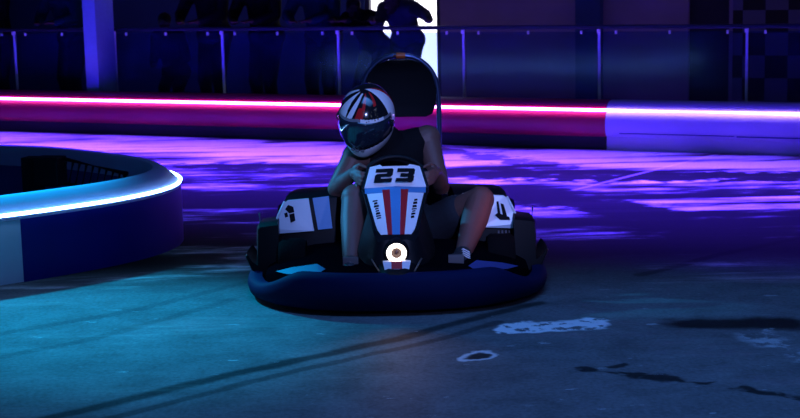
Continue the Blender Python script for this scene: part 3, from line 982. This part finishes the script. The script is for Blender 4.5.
for kn, an, dx in ((KNR, ANR, -.02), (KNL, ANL, .03)):
    cf = kn.lerp(an, .32) + V((0, .015, -.01))
    shins += [('c', kn, cf, .066, .066), ('c', cf, an, .066, .038)]
feet = []
for an, dx in ((ANR, .0), (ANL, -.04)):
    heel = an + V((0, .02, -.05)); toe = an + V((dx, -.17, .01)); ball = an + V((dx * .6, -.12, -.02))
    feet += [('c', an, heel, .034, .032), ('c', heel, ball, .034, .036), ('c', ball, toe, .036, .024), ('c', an, ball, .034, .032)]
hands = hand_prims(WRR, V((.22, -.93, -.18)), V((0, -.25, -.95)), V((.95, .1, -.1)), 1.0, 1.0, 1) + \
        hand_prims(WRL, V((-.22, -.93, -.18)), V((0, -.25, -.95)), V((-.95, .1, -.1)), 1.0, 1.0, 1)
hp, hat, HRm = head_prims(head, hf, hu, .98)
me = tess_prims(torso + arms + limbs + thighs + shins + feet + hands + hp, .0055, 3)
me.materials.append(M_skin)
link(bpy.data.objects.new('body', me), D)
def fat(pr, g): return [(q[0], q[1], q[2], q[3] + g, q[4] + g) for q in pr]
me = tess_prims(fat(torso, .012) + fat([('c', arms[0][1], arms[0][1].lerp(SHR, .5), .088, .074), ('c', arms[1][1], arms[1][1].lerp(SHL, .5), .088, .074)], .010), .009, 3)
me.materials.append(M_top); link(bpy.data.objects.new('top', me), D)
me = tess_prims(fat([torso[0]], .018) + fat([('c', HR, HR.lerp(KNR, .72), .09, .076), ('c', HLg, HLg.lerp(KNL, .62), .09, .077)], .016), .009, 3)
me.materials.append(M_shorts); link(bpy.data.objects.new('shorts', me), D)
for i in (0, 4):
    me = tess_prims(fat(feet[i:i + 4], .010), .007, 2)
    me.materials.append(M_shoe)
    sh = link(bpy.data.objects.new('shoe', me), D)
    an = (ANR, ANL)[i // 4]
    bm = bmesh.new()
    for j in range(4):
        c = an + V((0, -.045 - j * .022, .032 - j * .006))
        add_tube(bm, [c + V((-.03, 0, -.012)), c + V((0, -.004, .006)), c + V((.03, 0, -.012))], .0035, 6)
    mesh_obj('laces', bm, M_lace, sh)

# helmet: shell with graphics, visor, chin bar
f = hf; u = (hu - f * hu.dot(f)).normalized(); r = f.cross(u)
HM = Matrix.Translation(head + f * .012 + u * .028) @ Matrix((r, f, u)).transposed().to_4x4() @ Matrix.Scale(1.03, 4)
def hel_pt(az, el, g=0.0):
    """azimuth from the front, elevation; an egg with a chin bar pushed forward"""
    x = math.cos(el) * math.sin(az); y = math.cos(el) * math.cos(az); z = math.sin(el)
    rx, ry, rz = .133 + g, .160 + g, .152 + g
    p = V((x * rx, y * ry, z * rz))
    if z < 0:
        p.z = z * (.195 + g)
        front = max(0, math.cos(az))
        low = min(1, -z * 1.5)
        p.y += .030 * low * front ** 2
        p.x *= 1 - .10 * low * front
        p.y *= 1 - .12 * max(0, -z - .45)
    else:
        p.y -= .012 * z
    return p
def visor_region(az, el):
    a = abs(math.degrees(az)); e = math.degrees(el)
    return a < 76 and -18 + a * .06 < e < 26 - a * .14
def hel_mat(az, el):
    a = math.degrees(az); e = math.degrees(el); aa = abs(a)      # a > 0 lies at the picture's left
    if visor_region(az, el): return 1
    if e < -25 + aa * .10: return 0 if aa < 125 else 1
    if aa < 84 and e < 0: return 1
    if -62 < a < -8 and e < 33 - aa * .14: return 0
    if e < 32 - aa * .14 and aa < 86: return 3
    if a < -78: return 0 if a > -112 else (2 if a > -122 else 1)
    if e > 78: return 1
    q = a + (e - 32) * .35
    if q < -50: return 1
    if q < -40 and e > 48: return 2
    if q < -14: return 1
    if q < -4: return 2
    if q < 6: return 1 if e > 50 else 2
    if q < 13: return 1
    if q < 27: return 0
    if q < 31 + (e - 30) * .45: return 1
    if q < 62: return 0
    if q < 84: return 1
    return 0 if q < 100 else 1
bm = bmesh.new()
NA, NE = 260, 150
g_ = [[bm.verts.new(HM @ hel_pt(2 * PI * i / NA - PI, lerp(math.radians(-62), math.radians(89.5), j / NE))) for i in range(NA)] for j in range(NE + 1)]
for j in range(NE):
    for i in range(NA):
        az = 2 * PI * (i + .5) / NA - PI; el = lerp(math.radians(-62), math.radians(89.5), (j + .5) / NE)
        if visor_region(az, el): continue
        fc = bm.faces.new((g_[j][i], g_[j][(i + 1) % NA], g_[j + 1][(i + 1) % NA], g_[j + 1][i]))
        fc.material_index = hel_mat(az, el)
bm.faces.new(g_[NE])
# thickness of the shell at the neck opening
inn = [bm.verts.new(HM @ (hel_pt(2 * PI * i / NA - PI, math.radians(-58), -.018))) for i in range(NA)]
for i in range(NA):
    bm.faces.new((g_[0][(i + 1) % NA], g_[0][i], inn[i], inn[(i + 1) % NA])).material_index = 1
helm = mesh_obj('helmet', bm, [M_hwhite, M_hblack, M_hred, M_grey], D, True)
bm = bmesh.new()
NV = 44
vg = []
for j in range(13):
    row = []
    for i in range(NV + 1):
        az = math.radians(lerp(-82, 82, i / NV)); a = abs(math.degrees(az))
        lo, hi = -20 + a * .06, 28 - a * .14
        row.append(bm.verts.new(HM @ hel_pt(az, math.radians(lerp(lo, hi, j / 12)), .003 - .004 * (j in (0, 12)))))
    vg.append(row)
for j in range(12):
    for i in range(NV):
        bm.faces.new((vg[j][i], vg[j][i + 1], vg[j + 1][i + 1], vg[j + 1][i]))
vis = mesh_obj('visor', bm, M_visor, helm, True)
sol = vis.modifiers.new('thick', 'SOLIDIFY'); sol.thickness = .003
# pivots, vents and flecks
for sg in (-1, 1):
    bm = bmesh.new()
    c = hel_pt(sg * math.radians(82), 0, .004)
    Mx = HM @ Matrix.Translation(c) @ Matrix.Rotation(sg * PI / 2, 4, 'Y')
    add_lathe(bm, [(.0005, .006), (.016, .005), (.018, -.002)], Mx, 20)
    mesh_obj('visor_pivot', bm, M_hblack, helm, True)
bm = bmesh.new()
for a in (-12, 0, 12):
    p = hel_pt(math.radians(a), math.radians(-24), .002)
    add_box(bm, HM @ p, (.018, .006, .010), HM.to_3x3())
mesh_obj('chin_vent', bm, M_grey, helm)
bm = bmesh.new()
random.seed(11)
for i in range(26):
    az = math.radians(random.uniform(-52, -14)); el = math.radians(random.uniform(24, 44))
    p = HM @ hel_pt(az, el, .0015)
    bmesh.ops.create_icosphere(bm, subdivisions=1, radius=random.uniform(.002, .0045), matrix=Matrix.Translation(p))
mesh_obj('flecks', bm, M_gold, helm)

# ------------------------------------------------------------------ light
def spot(name, loc, aim, col, power, size, blend=.5, rad=.15):
    l = bpy.data.lights.new(name, 'SPOT'); l.color = col; l.energy = power; l.spot_size = math.radians(size); l.spot_blend = blend; l.shadow_soft_size = rad
    o = bpy.data.objects.new(name, l); C.objects.link(o); o.location = loc
    o.rotation_euler = (V(aim) - V(loc)).to_track_quat('-Z', 'Y').to_euler()
    return o
def area(name, loc, aim, col, power, sx, sy, spread=180, roll=None):
    l = bpy.data.lights.new(name, 'AREA'); l.shape = 'RECTANGLE'; l.size = sx; l.size_y = sy; l.color = col; l.energy = power; l.spread = math.radians(spread)
    o = bpy.data.objects.new(name, l); C.objects.link(o); o.location = loc
    z = (V(loc) - V(aim)).normalized(); x = (T - z * T.dot(z)).normalized(); y = z.cross(x)
    o.rotation_euler = Matrix((x, y, z)).transposed().to_euler()
    return o
area('violet_wash', W(4.2, -.45, 4.6), W(4.2, -2.0, 0), (.068, .020, 1), 2000, 9, .4, 50)
spot('teal_spot', (-4.3, 10.6, 4.6), (-1.55, 6.75, 0), (.0, .52, 1), 5000, 22, .9)
spot('front_spot', (1.2, -1.5, 3.6), (.12, 7.2, .58), (.28, .36, 1), 2100, 11, .9)
spot('ice_rim_fill', (-4.2, 8.6, 2.5), (-.30, 7.15, .5), (.03, .42, 1), 1100, 8, .8, .05)  # added spot, stands in for the island strip's rim light on the driver
spot('headlamp_beam', KO + V((0, .12, .262)), KO + V((0, -3, -.1)), (1, .55, .42), 6, 75, 1, .03)
spot('pink_spot', (3.8, 6.0, 1.9), (.47, 7.1, .38), (1, .26, .50), 230, 8, 1)
spot('pillar_fill', (-5.5, 12.0, 3.4), W(1.0, .3, 1.2), (.02, .16, 1), 120, 14, .6)  # added fill that turns the pillar's front face blue
area('foreground_fill', (.9, 4.6, 5), (.9, 5.4, 0), (.085, .30, 1), 48, 4, 2, 90)  # added overhead fill, stands in for ambient light on the near floor
area('wall_fill', W(4.5, 1.9, 4.1), W(4.5, 2.5, 1.6), (.34, .17, 1), 34, 10, .2, 80)  # added fill to lift the back wall while the spectators stay dark

w = bpy.data.worlds.new('World'); scene.world = w
w.use_nodes = True
w.node_tree.nodes['Background'].inputs[0].default_value = (.12, .28, 1, 1)
w.node_tree.nodes['Background'].inputs[1].default_value = .03

# ------------------------------------------------------------------ camera
cam = bpy.data.cameras.new('Camera')
cam.sensor_width = 36; cam.lens = 1500 / 800 * 36; cam.clip_end = 200
co = bpy.data.objects.new('Camera', cam); C.objects.link(co)
p = math.atan(236 / 1500); rl = math.radians(1.3)
F = V((0, math.cos(p), -math.sin(p))); U0 = V((0, math.sin(p), math.cos(p))); R0 = V((1, 0, 0))
R_ = R0 * math.cos(rl) - U0 * math.sin(rl); U_ = U0 * math.cos(rl) + R0 * math.sin(rl)
co.matrix_world = Matrix.Translation((0, 0, 1.5)) @ Matrix((R_, U_, -F)).transposed().to_4x4()
cam.dof.use_dof = True; cam.dof.focus_distance = 7.0; cam.dof.aperture_fstop = 5.6
scene.camera = co
vs = scene.view_settings
vs.view_transform = 'Standard'; vs.look = 'None'; vs.gamma = 1; vs.use_curve_mapping = False; vs.exposure = 0
